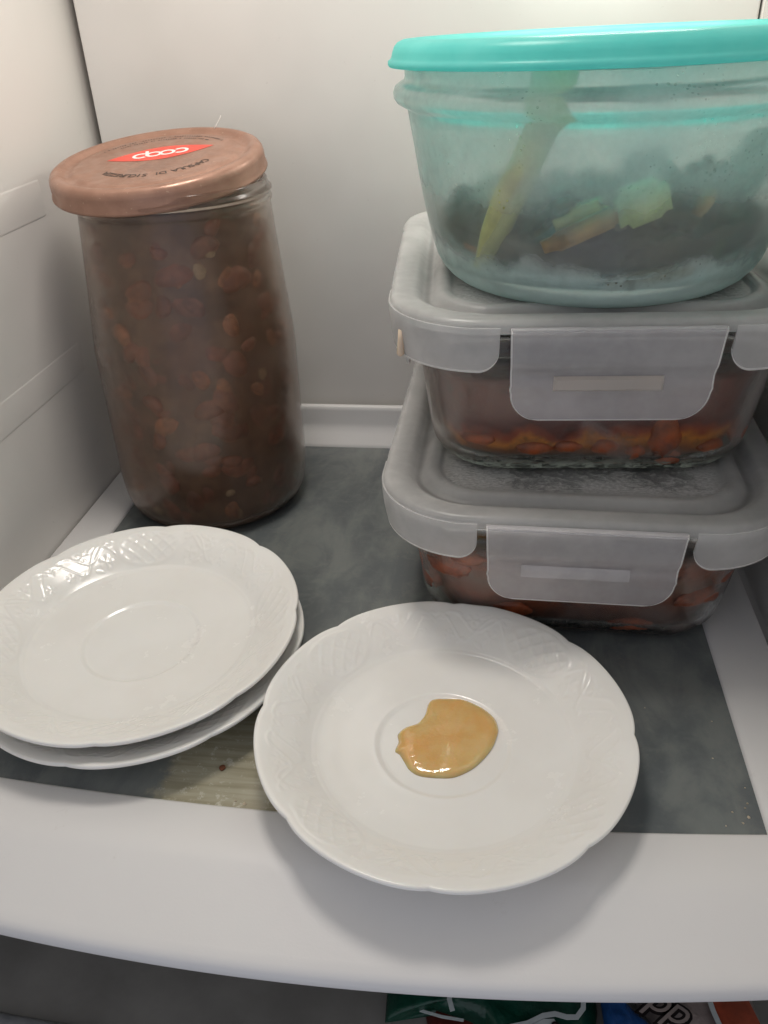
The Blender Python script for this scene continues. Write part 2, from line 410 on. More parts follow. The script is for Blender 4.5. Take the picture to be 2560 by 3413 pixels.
# orange-red end of the packet with a pale splash
redp = [(.1010, .222), (.1045, .205), (.1060, .195), (.1085, .182), (.124, .182), (.1240, .200), (.1180, .222)]
mesh('red_print', [(x, y, -.0958) for x, y in redp] + [(x, y, -.0964) for x, y in redp], [tuple(range(7))] + [(i, (i + 1) % 7, (i + 1) % 7 + 7, i + 7) for i in range(7)], REDP, ppk, smooth=False)
ribbon('white_drip', [(.1040, .2085, -.0956), (.1045, .2050, -.0956), (.1055, .2010, -.0956), (.1070, .196, -.0956)], .0022, WHITEP, ppk)

def text_mesh(txt, size, offset=0., extrude=.0001, shear=0., spacing=1., res=4):
    c = bpy.data.curves.new('t', 'FONT'); c.body = txt; c.size = size; c.offset = offset; c.extrude = extrude; c.shear = shear; c.space_character = spacing; c.resolution_u = res
    c.align_x = 'CENTER'; c.align_y = 'CENTER'
    o = bpy.data.objects.new('t', c); COL.objects.link(o)
    dg = bpy.context.evaluated_depsgraph_get(); me = bpy.data.meshes.new_from_object(o.evaluated_get(dg))
    bpy.data.objects.remove(o); bpy.data.curves.remove(c)
    for p in me.polygons: p.use_smooth = False
    return me
def place(name, me, mat, parent, loc, rz, z=0):
    me.materials.clear(); o = link(name, me, mat, parent); o.location = loc; o.rotation_euler = (0, 0, rz); return o
rz = math.radians(-29)
place('black_lettering', text_mesh('opp', .0185, .0011, .0002, .35, .88), BLACKP, ppk, (.0805, .2060, -.0928), rz)
place('pale_lettering', text_mesh('opp', .0185, -.0001, .0002, .35, .88), PINKB, ppk, (.0805, .2060, -.0923), rz)
place('small_lettering', text_mesh('S', .007, .0002, .0002, .2), BLACKP, g, (.0345, .1905, -.0955), math.radians(-20))
rd = packet('red_packet', [(-.022, .2), (-.019, .188), (-.008, .180), (.004, .182), (.006, .196), (-.008, .215)], -.114, .006, mat_plain('dark_red_film', (.09, .012, .008), .4), 'dark red packet peeping out below the dark green one', 21)

# ------------------------------------------------------------------ saucers
def saucer_mesh():
    R0 = .0812
    nA = 1080
    # top profile radius fractions
    top = []
    rs = list(np.linspace(0, .026, 6)) + list(np.linspace(.0270, .0315, 16)) + list(np.linspace(.034, .054, 9)) + list(np.linspace(.0555, .0795, 66)) + [.0802, .0807, .0811]
    kr = [0, .0268, .0285, .0295, .0303, .0320, .045, .0550, .0575, .060, .065, .070, .076, .0800, .0812]
    kz = [.0042, .0042, .0043, .0051, .0053, .0052, .0060, .0074, .0082, .0097, .0131, .0160, .0190, .0203, .0203]
    phi = np.arange(nA) / nA * 2 * PI
    ph4 = (phi + PI / 4) % (PI / 2) - PI / 4           # distance from the nearest medallion centre
    cus = np.abs(np.sin(4 * (phi + .12))) ; shrink = .0014 * (1 - cus) ** 3.0
    def smooth(x): x = np.clip(x, 0, 1); return x * x * (3 - 2 * x)
    def gz(r):
        # smoothed profile
        q = np.linspace(-.0008, .0008, 5); return np.mean([np.interp(abs(r + d), kr, kz) for d in q])
    def motif(r):
        a = ph4 * .068; b = r - .0683
        h = np.zeros(nA)
        e = np.sqrt((a / .0165) ** 2 + (b / .0092) ** 2)
        h += np.exp(-((e - 1) * .010 / .0010) ** 2) * 1.1
        ins = smooth((1 - e) * 8)
        for sg in (-1, 1):
            d = ((a + sg * b * 1.1) / .0078) % 1 - .5
            h += ins * np.exp(-(d * .0078 / .0011) ** 2) * .75
        da = ((a + b * 1.1) / .0078) % 1 - .5; db = ((a - b * 1.1) / .0078) % 1 - .5
        h += ins * np.exp(-((da ** 2 + db ** 2) * (.0078 / .0014) ** 2)) * .7
        for fa, fb, fr in ((.0250, -.0035, .0050), (-.0250, -.0035, .0050), (.0355, .0035, .0040), (-.0355, .0035, .0040), (.0470, -.004, .0032), (-.0470, -.004, .0032)):
            dx = a - fa; dy = b - fb; rr = np.sqrt(dx * dx + dy * dy); th = np.arctan2(dy, dx)
            pet = smooth((1 - rr / (fr * (.72 + .28 * np.abs(np.cos(2.5 * th + fa * 300))))) * 3)
            h += pet * .65 * (.55 + .45 * np.cos(5 * th + fa * 600)) + np.exp(-(rr / (fr * .22)) ** 2) * .6
        aa = np.abs(a)
        for am, off_, ph in ((.0062, .0, 0.), (.0045, .003, 1.3)):
            vb = off_ + am * np.sin((aa - .019) * 2 * PI / .026 + ph)
            h += np.exp(-((b - vb) / .0008) ** 2) * smooth((aa - .018) * 700) * .8
        for la, lb, ro in ((.0215, .0050, .6), (.0300, .0060, -.5), (.0305, -.0070, .4), (.0405, -.0060, -.6), (.0425, .0065, .5), (.0490, .0040, -.2)):
            dx = aa - la; dy = b - lb; x1 = dx * math.cos(ro) + dy * math.sin(ro); y1 = -dx * math.sin(ro) + dy * math.cos(ro)
            h += smooth((1 - np.sqrt((x1 / .0028) ** 2 + (y1 / .0011) ** 2)) * 2.5) * .6
        h *= smooth((r - .0575) / .0015) * smooth((.0792 - r) / .0015)
        h += math.exp(-((r - .0568) / .0008) ** 2) * .45
        return np.tanh(h * .8) * .00030
    rings = []
    for r in rs:
        z = gz(r) + motif(r)
        rr = r - shrink * max(0, (r - .055) / .026) ** 2
        zz = z - shrink * .35 * max(0, (r - .055) / .026) ** 2
        rings.append(np.stack([rr * np.cos(phi), rr * np.sin(phi), zz], 1))
    def under(r, z):
        s = max(0, (r - .055) / .026) ** 2
        rr = r - shrink * s; rings.append(np.stack([rr * np.cos(phi), rr * np.sin(phi), z + 0 * phi - shrink * .35 * s], 1))
    for r, z in ((.0816, .0197), (.0817, .0189), (.0812, .0181), (.0800, .0174), (.076, .0155), (.070, .0123), (.065, .0092), (.060, .0062), (.055, .0046), (.050, .0038), (.0465, .0034), (.0455, .0008), (.0448, 0.), (.0432, 0.), (.0424, .0008), (.0418, .0022), (.03, .0022), (.0005, .0022)): under(r, z)
    V = np.concatenate(rings); m = len(rings)
    idx = np.arange(nA); nx = (idx + 1) % nA
    Fs = np.concatenate([np.stack([i * nA + idx, i * nA + nx, (i + 1) * nA + nx, (i + 1) * nA + idx], 1) for i in range(m - 1)])
    me = bpy.data.meshes.new('saucer')
    me.vertices.add(len(V)); me.vertices.foreach_set('co', V.ravel())
    me.loops.add(Fs.size); me.loops.foreach_set('vertex_index', Fs.ravel())
    me.polygons.add(len(Fs)); me.polygons.foreach_set('loop_start', np.arange(len(Fs)) * 4); me.polygons.foreach_set('loop_total', np.full(len(Fs), 4))
    me.update(); me.validate()
    me.polygons.foreach_set('use_smooth', np.ones(len(Fs), bool)); me.flip_normals()
    me.materials.append(PORC); return me
SM = saucer_mesh()
def saucer(name, loc, rz, tx, ty, label, group=None):
    o = link(name, SM, None); o.location = loc
    n = Vector((-tx, -ty, 1)).normalized(); q = Vector((0, 0, 1)).rotation_difference(n)
    o.rotation_mode = 'QUATERNION'; o.rotation_quaternion = q @ Matrix.Rotation(rz, 3, 'Z').to_quaternion()
    return tag(o, label, 'saucer', group)
D = math.radians
saucer('saucer', (-.0172, .2530, .0028), D(52), -.018, .0, 'white embossed porcelain saucer holding the dollop of honey', 'white porcelain saucers')
saucer('saucer', (-.1715, .2965, .0002), D(50), .0, .01, 'lower white saucer of the stacked pair, mostly hidden by the one on top', 'white porcelain saucers')
saucer('saucer', (-.1738, .3000, .0108), D(16), -.002, .030, 'empty white embossed saucer lying on top of the stacked pair at left', 'white porcelain saucers')

# honey dollop
k = Mt('honey_paste'); k.set(Roughness=.08, IOR=1.48); k.b.inputs['Transmission Weight'].default_value = .12; k.b.inputs['Subsurface Weight'].default_value = .8; k.b.inputs['Subsurface Radius'].default_value = (.012, .006, .0025); k.b.inputs['Subsurface Scale'].default_value = .7; k.b.inputs['Coat Weight'].default_value = .6; k.b.inputs['Coat Roughness'].default_value = .04
k.l(k.mixc(k.map(k.noise(90, 4), .35, .7), (.90, .46, .17), (.93, .54, .24)), k.b.inputs['Base Color'])
k.bump(k.math('ADD', k.noise(150, 3), k.math('MULTIPLY', k.noise(600, 2), .2)), .25, .0012); HONEY = k.m
hp = [(-6.7, 26.0), (-2.0, 27.2), (7.5, 27.3), (15.8, 23.5), (21.8, 17.7), (23.9, 11.7), (23.6, 7.2), (21.5, -0.4), (17.8, -7.1), (13.1, -13.0), (6.4, -17.7), (0.1, -19.0), (-8.5, -18.8), (-13.1, -16.2), (-15.7, -12.4), (-18.3, -8.4), (-20.6, -6.5), (-19.7, -1.3), (-20.5, 3.1), (-17.8, 7.1), (-12.4, 10.6), (-9.4, 16.4), (-8.5, 22.9)]
def honey():
    P = []
    n = len(hp)
    for i in range(n):
        p0, p1, p2, p3 = (Vector(hp[(i + d) % n]) for d in (-1, 0, 1, 2))
        for j in range(8):
            t = j / 8; P.append(.5 * ((2 * p1) + (-p0 + p2) * t + (2 * p0 - 5 * p1 + 4 * p2 - p3) * t * t + (-p0 + 3 * p1 - 3 * p2 + p3) * t ** 3))
    c = Vector((2, 3)); rings = []
    for s, z in ((.9, .0), (1., .0), (1.004, .4), (.985, 1.0), (.96, 1.5), (.93, 1.85), (.88, 2.15), (.8, 2.35), (.7, 2.45), (.6, 2.5), (.48, 2.5), (.36, 2.5), (.24, 2.5), (.12, 2.5), (.02, 2.5)):
        r = []
        for p in P:
            q = c + (p - c) * s
            zz = z + (fbm(q.x * .07, q.y * .07, 3, 2) * .8 + fbm(q.x * .3, q.y * .3, 5, 2) * .10) * min(1, z / 2.6) + (.9 * math.exp(-((q.x + 12) ** 2 + (q.y + 6) ** 2) / 40) if z > 1.5 else 0)
            r.append((q.x * .001, q.y * .001, zz * .001))
        rings.append(r)
    return loft(rings)
V, F = honey(); o = mesh('honey', V, F, HONEY, loc=(-.0172, .2530, .0068)); tag(o, 'glossy amber dollop of honey in the well of the front saucer', 'honey')

# ------------------------------------------------------------------ the jar
LIDM = None
def jar():
    J = empty('glass_jar', (-.1881, .4743, 0), (0, 0, 0)); n = Vector((.0088, .0053, 1)).normalized()
    J.rotation_mode = 'QUATERNION'; J.rotation_quaternion = Vector((0, 0, 1)).rotation_difference(n); J.location.z = .0006
    tag(J, 'tall glass jar of bean stew closed with a copper coloured screw lid', 'jar')
    kz = [0, .0015, .0045, .010, .018, .030, .060, .090, .110, .130, .150, .170, .185, .1925]
    kr = [.0500, .0535, .0570, .0597, .0612, .0620, .0618, .0618, .0618, .0600, .0580, .0563, .0551, .0545]
    out = [(.03, .0020), (.047, .0012), (.049, .0002)]
    for z, r in zip(np.concatenate([np.linspace(0, .03, 12), np.linspace(.036, .1915, 34)]), [0] * 46):
        out.append((float(np.interp(z, kz, kr)), float(z)))
    # threaded neck: bead rings
    out += [(.0552, .1925), (.0557, .1938), (.0553, .1952), (.0545, .1962), (.0547, .1975), (.0559, .1986), (.0559, .1996), (.0546, .2006), (.0540, .2020), (.0538, .2040), (.0530, .2050), (.0518, .2050), (.0512, .2040), (.0512, .195)]
    inn = [(float(np.interp(z, kz, kr)) - .0030, float(z)) for z in np.linspace(.190, .006, 40)] + [(.050, .0045), (.03, .0042)]
    prof = out + inn
    glass = glassy('misty_jar_glass', (.98, .93, .87), .19, (.46, .29, .20), .30, .78, .34, 12, 0, (1, 1, .7), rmax=.34).m
    V, F = lathe([(0.00002, .0020)] + prof + [(0.00002, .0042)], 160)
    body = mesh('jar_body', V, F, glass, J)
    # stew
    k = Mt('brown_stew'); k.set(Roughness=.35)
    k.l(k.mixc(k.map(k.noise(55, 5, .6), .35, .7), (.095, .052, .034), (.220, .130, .085)), k.b.inputs['Base Color']); k.bump(k.noise(160, 4), .4, .001)
    st = empty('bean_stew', (J.location.x, J.location.y, .006)); st.rotation_mode = 'QUATERNION'; st.rotation_quaternion = J.rotation_quaternion
    tag(st, 'dark brown stew of red beans filling the tall glass jar', 'stew')
    def ri(z): return float(np.interp(z, kz, kr)) - .0033
    pr_ = [(.00002, .0048)] + [(max(.01, ri(z) - (.0045 if z > .012 else .0035)), z) for z in np.concatenate([[.0052], np.linspace(.008, .1945, 40)])] + [(.045, .1955), (.00002, .1960)]
    rings = []
    nn = 120
    for r, z in pr_:
        rg = []
        for q in range(nn):
            a = 2 * PI * q / nn; d = fbm(math.cos(a) * 3, math.sin(a) * 3, z * 60, 3) * .0012 if r > .03 else 0
            rg.append(((r + d) * math.cos(a), (r + d) * math.sin(a), z - .006))
        rings.append(rg)
    V, F = loft(rings); mesh('sauce', V, F, k.m, st)
    # beans: kidney shapes just behind the glass
    def bean():
        bm = bmesh.new(); bmesh.ops.create_icosphere(bm, subdivisions=2, radius=1)
        for v in bm.verts:
            x, y, z = v.co; v.co = Vector((x * .0092, y * .0062 - .0020 * (x * x) + .001, z * .0052))
        me = bpy.data.meshes.new('bean'); bm.to_mesh(me); bm.free()
        for p in me.polygons: p.use_smooth = True
        return me
    mats = [mat_plain('bean_red', (.25, .095, .058), .35, var=.3, scale=150, sss=.0), mat_plain('bean_rust', (.36, .155, .080), .35, var=.4, scale=150), mat_plain('bean_dark', (.19, .078, .052), .35, var=.4, scale=150), mat_plain('garlic_pale', (.42, .32, .20), .4, var=.25, scale=200)]
    bms = []
    for m_ in mats:
        b_ = bean(); b_.materials.append(m_); bms.append(b_)
    cells = []
    for iz in range(18):
        z = .013 + iz * .0099
        cnt = 16
        for q in range(cnt):
            a = 2 * PI * (q + (iz % 2) * .5 + random.uniform(-.3, .3)) / cnt
            cells.append((a, z + random.uniform(-.003, .003)))
    random.shuffle(cells)
    for i, (a, z) in enumerate(cells[:286]):
        a += random.uniform(-.25, .25); z = min(.187, max(.014, z + random.uniform(-.005, .005)))
        kk = random.random(); me = bms[0 if kk < .42 else 1 if kk < .58 else 2 if kk < .965 else 3]
        o = link('bean', me, None, st)
        sc = random.choice((.65, .8, .95, 1.05, 1.15)) * random.uniform(.85, 1.15) * (.55 if me is bms[3] else 1)
        rr = ri(z) - .0010 - .0046 * sc - random.random() * .0030
        rot = Matrix.Rotation(a + PI / 2, 3, 'Z') @ Matrix.Rotation(PI / 2 + random.uniform(-.35, .35), 3, 'X') @ Matrix.Rotation(random.uniform(0, 2 * PI), 3, 'Z')
        o.location = (rr * math.cos(a), rr * math.sin(a), z - .006); o.rotation_euler = rot.to_euler(); o.scale = (sc, sc, sc * .9)
    # lid, sitting askew
    n2 = Vector((-.034, -.136, 1)).normalized(); qw = Vector((0, 0, 1)).rotation_difference(n2)
    L = None
    k = Mt('copper_lacquer'); k.set(Roughness=.44, Metallic=.28)
    c = k.mixc(k.map(k.noise(70, 5, .6), .35, .7), (.32, .175, .122), (.39, .222, .160))
    c = k.mixc(k.map(k.noise(520, 5, .75), .64, .70), c, (.62, .46, .34))
    k.l(c, k.b.inputs['Base Color']); k.l(k.map(k.noise(90, 5), .35, .7, .28, .50), k.b.inputs['Roughness']); k.bump(k.noise(260, 4), .15, .0006)
    R = .0606
    lp = [(.00002, -.0012), (.030, -.0012), (.0445, -.0012), (.0470, -.0014), (.0482, -.0021), (.0500, -.0025), (.0518, -.0021), (.0534, -.0008), (.0552, 0), (.0572, -.0002), (.0590, -.0012), (.0601, -.0030), (.0605, -.0050), (.0606, -.0100), (.0612, -.0112), (.0614, -.0122), (.0608, -.0130), (.0597, -.0128), (.0594, -.0115), (.0595, -.005), (.0575, -.0015), (.0550, -.0012), (.0500, -.0038), (.045, -.0025), (.00002, -.0025)]
    V, F = lathe(lp, 180)
    lid = mesh('lid', V, F, k.m, J)
    JI = Matrix.LocRotScale(J.location, J.rotation_quaternion, None).inverted()
    LW = Matrix.LocRotScale(Vector((-.1944, .4778, .2181)), qw, None)
    lm = JI @ LW; lid.rotation_mode = 'QUATERNION'; lid.location = lm.to_translation(); lid.rotation_quaternion = lm.to_quaternion()
    RED = mat_plain('red_lacquer', (.78, .075, .045), .38, var=.12); WH = mat_plain('white_lacquer', (.85, .82, .78), .4, var=.04)
    INK = mat_plain('dark_ink', (.06, .04, .03), .5, var=.3)
    zt_ = -.00112
    # almond
    ax = Vector((57.4, 19.5)).normalized(); ay = Vector((-ax.y, ax.x)); c0 = Vector((-.4, 8.6)); hl = 30.5; hw = 12.5
    pts = []
    for s in (1, -1):
        for q in range(24):
            t = -1 + 2 * q / 24; t *= s
            y = s * hw * (1 - abs(t) ** 1.75) 
            p = c0 + ax * (hl * t) + ay * y; pts.append(p)
    m_ = len(pts)
    mesh('logo_field', [(p.x * .001, p.y * .001, zt_ + .00006) for p in pts] + [(p.x * .001, p.y * .001, zt_) for p in pts], [tuple(range(m_))] + [(i, (i + 1) % m_, (i + 1) % m_ + m_, i + m_) for i in range(m_)], RED, lid, smooth=False)
    # linked letters c-o-o-p, read from the far side of the jar
    def ring(cx, cy_, rx, ry, w, a0=0, a1=360, n_=40):
        V = []; F = []
        full = a1 - a0 >= 360
        for q in range(n_ + (0 if full else 1)):
            t = math.radians(a0 + (a1 - a0) * q / n_)
            V.append((cx + rx * math.cos(t), cy_ + ry * math.sin(t))); V.append((cx + (rx - w) * math.cos(t), cy_ + (ry - w) * math.sin(t)))
        nn = len(V) // 2
        for q in range(nn if full else nn - 1):
            a, b = q * 2, ((q + 1) % nn) * 2; F.append((a, b, b + 1, a + 1))
        return V, F
    parts = [ring(-11.6, 0, 4.9, 4.9, 2.0, 48, 312), ring(-3.9, 0, 4.9, 4.9, 2.0), ring(3.9, 0, 4.9, 4.9, 2.0), ring(11.6, 0, 4.9, 4.9, 2.0, -132, 130)]
    parts.append(([(6.9, 1.5), (8.9, 1.5), (8.9, -8.2), (6.9, -8.2)], [(0, 1, 2, 3)]))
    V = []; F = []
    for lev, (pv, pf) in enumerate(parts):
        b0 = len(V)
        for x, y in pv:
            p = c0 - ax * x * .98 - ay * (y + .6) * 1.0
            V.append((p.x * .001, p.y * .001, zt_ + .00011 + lev * .00001))
        F += [tuple(b0 + i for i in f) for f in pf]
    mesh('logo_lettering', V, F, WH, lid, smooth=False)
    # arc lettering
    T = 'CAPSULA DI SICUREZZA'
    bmj = bmesh.new()
    for i, ch in enumerate(T):
        if ch == ' ': continue
        th = math.radians(-24 - (i / (len(T) - 1)) * 103)
        r = .0345; me = text_mesh(ch, .0064, .00006, 0)
        # up = outwards, reading direction clockwise
        up = Vector((math.cos(th), math.sin(th))); rt = Vector((up.y, -up.x)); c_ = Vector((.0005, .003)) + up * r
        mm = Matrix(((rt.x, up.x, 0, c_.x), (rt.y, up.y, 0, c_.y), (0, 0, 1, zt_ + .00008), (0, 0, 0, 1)))
        me.transform(mm); bmj.from_mesh(me); bpy.data.meshes.remove(me)
    me = bpy.data.meshes.new('arc_lettering'); bmj.to_mesh(me); bmj.free(); link('arc_lettering', me, INK, lid)
    me.materials.clear(); me.materials.append(INK)
    # two lines of tiny worn print too small to read
    V = []; F = []
    for r, a0, a1, nch in ((.0415, 42, 158, 52), (.0372, 55, 145, 40)):
        for i in range(nch):
            if random.random() < .2: continue
            a = math.radians(a0 + (a1 - a0) * i / nch); w = .00045; h_ = random.uniform(.0004, .0008)
            up = Vector((math.cos(a), math.sin(a))); rt = Vector((up.y, -up.x)); c_ = up * r
            b0 = len(V)
            for sx, sy in ((-1, -1), (1, -1), (1, 1), (-1, 1)):
                p = c_ + rt * w * sx + up * h_ * sy; V.append((p.x, p.y, zt_ + .00008))
            F.append((b0, b0 + 1, b0 + 2, b0 + 3))
    mesh('worn_print', V, F, INK, lid, smooth=False)
    return J, lid, LW
J, lid, LW = jar()

def tube(name, path, rad, mat, n=12, loc=None, parent=None, flat_=1., sub=0):
    if sub:
        N_ = len(path); out = []; ro = []
        for i in range(N_ - 1):
            p0, p1, p2, p3 = (Vector(path[min(max(i + d, 0), N_ - 1)]) for d in (-1, 0, 1, 2))
            for j in range(sub):
                t = j / sub; out.append(.5 * ((2 * p1) + (-p0 + p2) * t + (2 * p0 - 5 * p1 + 4 * p2 - p3) * t * t + (-p0 + 3 * p1 - 3 * p2 + p3) * t ** 3))
                ro.append(rad[i] + (rad[i + 1] - rad[i]) * t)
        out.append(Vector(path[-1])); ro.append(rad[-1]); path, rad = out, ro
    V = []; F = []
    for i, p in enumerate(path):
        p = Vector(p); a = Vector(path[max(i - 1, 0)]); b = Vector(path[min(i + 1, len(path) - 1)]); d = (b - a).normalized()
        u = d.cross(Vector((0, 0, 1)));
        if u.length < .1: u = d.cross(Vector((0, 1, 0)))
        u.normalize(); w = d.cross(u); r = rad[i] if isinstance(rad, (list, tuple)) else rad
        for k_ in range(n):
            t = 2 * PI * k_ / n; V.append(tuple(p + u * math.cos(t) * r + w * math.sin(t) * r * flat_))
    for i in range(len(path) - 1):
        for k_ in range(n): F.append((i * n + k_, i * n + (k_ + 1) % n, (i + 1) * n + (k_ + 1) % n, (i + 1) * n + k_))
    F += [tuple(range(n))[::-1], tuple((len(path) - 1) * n + k_ for k_ in range(n))]
    return mesh(name, V, F, mat, parent, loc=loc)
o = tube('fibre', [tuple(LW @ Vector(p)) for p in ((.020, .050, .0), (.0215, .0515, .002), (.0235, .053, .0045), (.0245, .0535, .0062))], .00022, mat_plain('pale_fibre', (.8, .78, .74), .4), 6)
tag(o, 'tiny pale fibre standing up from the back of the copper jar lid', 'fibre')

# ------------------------------------------------------------------ lock-lid containers
A_, B_, T_, S_ = .0974, .117, .0870, .0846
PP = mat_pp('milky_plastic', (.985, .98, .97), .44, .26)
PPC = mat_pp('clearer_plastic', (.98, .965, .98), .36, .18)
PPL = mat_pp('misted_lid_plastic', (.985, .98, .965), .42, .26, (.46, .60, .18, .66))
BARM = mat_pp('warm_grip_bar', (.92, .85, .78), .36, .3)
EDGE = mat_pp('edge_glow_plastic', (.97, .96, .94), .80, .3)  # light glowing along clip and flap rims, painted as a paler plastic
def container(name, loc, yaw, label, glassmat, gasket, bar=False):
    Cn = empty(name, loc, (0, 0, yaw)); tag(Cn, label, 'food container', 'clip lid glass containers')
    zf = [0, .0008, .002, .004, .008, .012, .018, .030, .050, .0660]
    wf = [.0640, .0660, .0688, .0714, .0745, .0768, .0783, .0799, .0825, .0846]
    rf = [.0250, .0262, .0275, .0288, .0302, .0315, .0325, .0338, .0352, .0365]
    dd = .0192
    rings = []
    for z in (0, .0008, .002, .004, .006, .008, .010, .012, .015, .018, .024, .030, .036, .042, .048, .054, .060, .0655):
        w = float(np.interp(z, zf, wf)); rings.append(rrect(w, w + dd, float(np.interp(z, zf, rf)), z))
    for w, z, r in ((.0862, .0668, .037), (.0872, .0685, .0372), (.0872, .0740, .0372), (.0862, .0755, .037), (.0845, .0760, .036), (.0828, .0755, .035), (.0820, .0740, .0345)): rings.append(rrect(w, w + dd, r, z))
    for z in (.066, .055, .044, .033, .024, .017, .012, .009, .0070):
        w = float(np.interp(z, zf, wf)) - .0038 - max(0, (.012 - z)) * .6; rings.append(rrect(w, w + dd, float(np.interp(z, zf, rf)) - .0035, z))
    rings.append(rrect(.060, .079, .02, .0058))
    rings = [rrect(.045, .064, .02, .0008)] + rings
    V, F = loft(rings); mesh('glass_body', V, F, glassmat, Cn)
    # lid
    def pr(ins, z, rc=None): return rrect(A_ - ins, B_ - ins, max(.012, .045 - ins * .75), z)
    T = T_
    topp = [(.0008, T - .0060), (.0002, T - .0040), (.0005, T - .0020), (.0016, T - .0005), (.0032, T), (.0105, T - .0004), (.0130, T - .0012), (.0148, T - .0035), (.0165, T - .0048), (.0190, T - .0048), (.0208, T - .0034), (.0222, T - .0014), (.0240, T - .0006), (.0268, T - .0006), (.0284, T - .0018), (.0292, T - .0030), (.0306, T - .0028), (.050, T - .0028), (.080, T - .0028)]
    bot = [(i_ + (.0014 if j < 5 else 0), z_ - .0014) for j, (i_, z_) in enumerate(topp)][::-1]
    bot[-1] = (.0022, T - .0060)
    rings = [pr(*p) for p in topp] + [pr(*p) for p in bot]
    V, F = loft(rings)
    lidm = mesh('lid', V, F, PPL, Cn)
    # gasket
    rings = [rrect(A_ - i_, B_ - i_, .043 - i_ * .5, z_) for i_, z_ in ((.0112, T - .0066), (.0112, T - .0100), (.0205, T - .0100), (.0205, T - .0066))]
    V, F = loft(rings, closed_loop=True); mesh('gasket', V, F, gasket, Cn)
    # corner flaps
    cw, cs = .0438, .0560
    rc = .045
    def path():
        P = []
        x0 = cw + .0042; y0 = cs + .004
        L1 = [(x0 + (A_ - rc - x0) * t / 6, -B_) for t in range(6)]
        arc = [(A_ - rc + rc * math.sin(t * PI / 2 / 20), -B_ + rc - rc * math.cos(t * PI / 2 / 20)) for t in range(21)]
        L2 = [(A_, -B_ + rc + (-y0 - (-B_ + rc)) * t / 6) for t in range(1, 7)]
        return L1 + arc + L2
    P0 = path()
    # resample evenly
    cum = [0]
    for a, b in zip(P0[:-1], P0[1:]): cum.append(cum[-1] + math.dist(a, b))
    N = 64; L = cum[-1]; sv = [L * i / (N - 1) for i in range(N)]
    # denser at ends
    sv = [L * .5 * (1 - math.cos(PI * i / (N - 1))) for i in range(N)]
    PX = np.interp(sv, cum, [p[0] for p in P0]); PY = np.interp(sv, cum, [p[1] for p in P0])
    def flap(sx, sy, nm='corner_flap'):
        V = []; F = []; dep = .0205; rr = .0095; K = 10; HV = [0, .12, .25, .38, .5, .62, .74, .86, .945, 1.]
        for i in range(N):
            e = min(sv[i], L - sv[i]); d = dep if e > rr else dep - rr + math.sqrt(max(0, rr * rr - (rr - e) ** 2))
            a = Vector((PX[max(i - 1, 0)], PY[max(i - 1, 0)])); b = Vector((PX[min(i + 1, N - 1)], PY[min(i + 1, N - 1)])); t = (b - a).normalized(); nr = Vector((t.y, -t.x))
            for k_ in range(K):
                h = HV[k_]; z = T - .0030 - d * h
                bow = .0003 - .0022 * h * h
                p = Vector((PX[i], PY[i])) + nr * bow; V.append((p.x * sx, p.y * sy, z))
            for k_ in range(K):
                h = HV[K - 1 - k_]; z = T - .0030 - (d - .0004) * h; bow = .0003 - .0022 * h * h - .0015
                p = Vector((PX[i], PY[i])) + nr * bow; V.append((p.x * sx, p.y * sy, z))
        n = 2 * K
        for i in range(N - 1):
            for k_ in range(n): F.append((i * n + k_, i * n + (k_ + 1) % n, (i + 1) * n + (k_ + 1) % n, (i + 1) * n + k_))
        F += [tuple(range(n)), tuple((N - 1) * n + k_ for k_ in range(n))]
        o = mesh(nm, V, F, PP, lidm, ang=60); o.data.materials.append(EDGE)
        for p in o.data.polygons:
            cs_ = [V[q] for q in p.vertices]
            if len(cs_) == 4 and min(p.vertices) % n >= K - 2 and max(q % n for q in p.vertices) <= K + 1: p.material_index = 1
        return o
    for sx in (1, -1):
        for sy in (1, -1): flap(sx, sy)
    # clips
    def clip(hwid, rotz, dist, bar):
        H = .0440; rr = .0125; K = 40
        ts = [0, .012, .03, .05, .1, .16, .22, .28, .34, .38, .42, .45, .48, .52, .56, .60, .65, .70] + list(np.linspace(.74, .985, 16)) + [1]
        ywave = lambda t: float(np.interp(t, [0, .03, .06, .30, .40, .46, .52, .60, .75, 1], [-.0004, -.0022, -.0012, -.0002, .0004, .0022, .0028, .0022, .0034, .0042]))
        V = []; F = []; US = [-1, -.983] + [-.95 + 1.9 * j / 28 for j in range(29)] + [.983, 1]; n = 33
        zz = []
        for t in ts:
            z = T - .0028 - t * H; db = (1 - t) * H
            w = hwid - .0016 * t
            if db < rr: w -= rr - math.sqrt(max(0, rr * rr - (rr - db) ** 2))
            if .60 < t < .70: w += .0004
            for j in range(n):
                u = US[j]; V.append((u * w, ywave(t), z))
        m_ = len(ts)
        b0 = len(V)
        for q in range(m_ * n):
            x, y, z = V[q]; V.append((x, y + .0013, z))
        for i in range(m_ - 1):
            for j in range(n - 1):
                a = i * n + j; F.append((a, a + 1, a + n + 1, a + n)); F.append((b0 + a, b0 + a + n, b0 + a + n + 1, b0 + a + 1))
        edge = [j for j in range(n)] + [i * n + n - 1 for i in range(1, m_)] + [(m_ - 1) * n + j for j in range(n - 2, -1, -1)] + [i * n for i in range(m_ - 2, 0, -1)]
        for q in range(len(edge)):
            a, b = edge[q], edge[(q + 1) % len(edge)]; F.append((a, b, b0 + b, b0 + a))
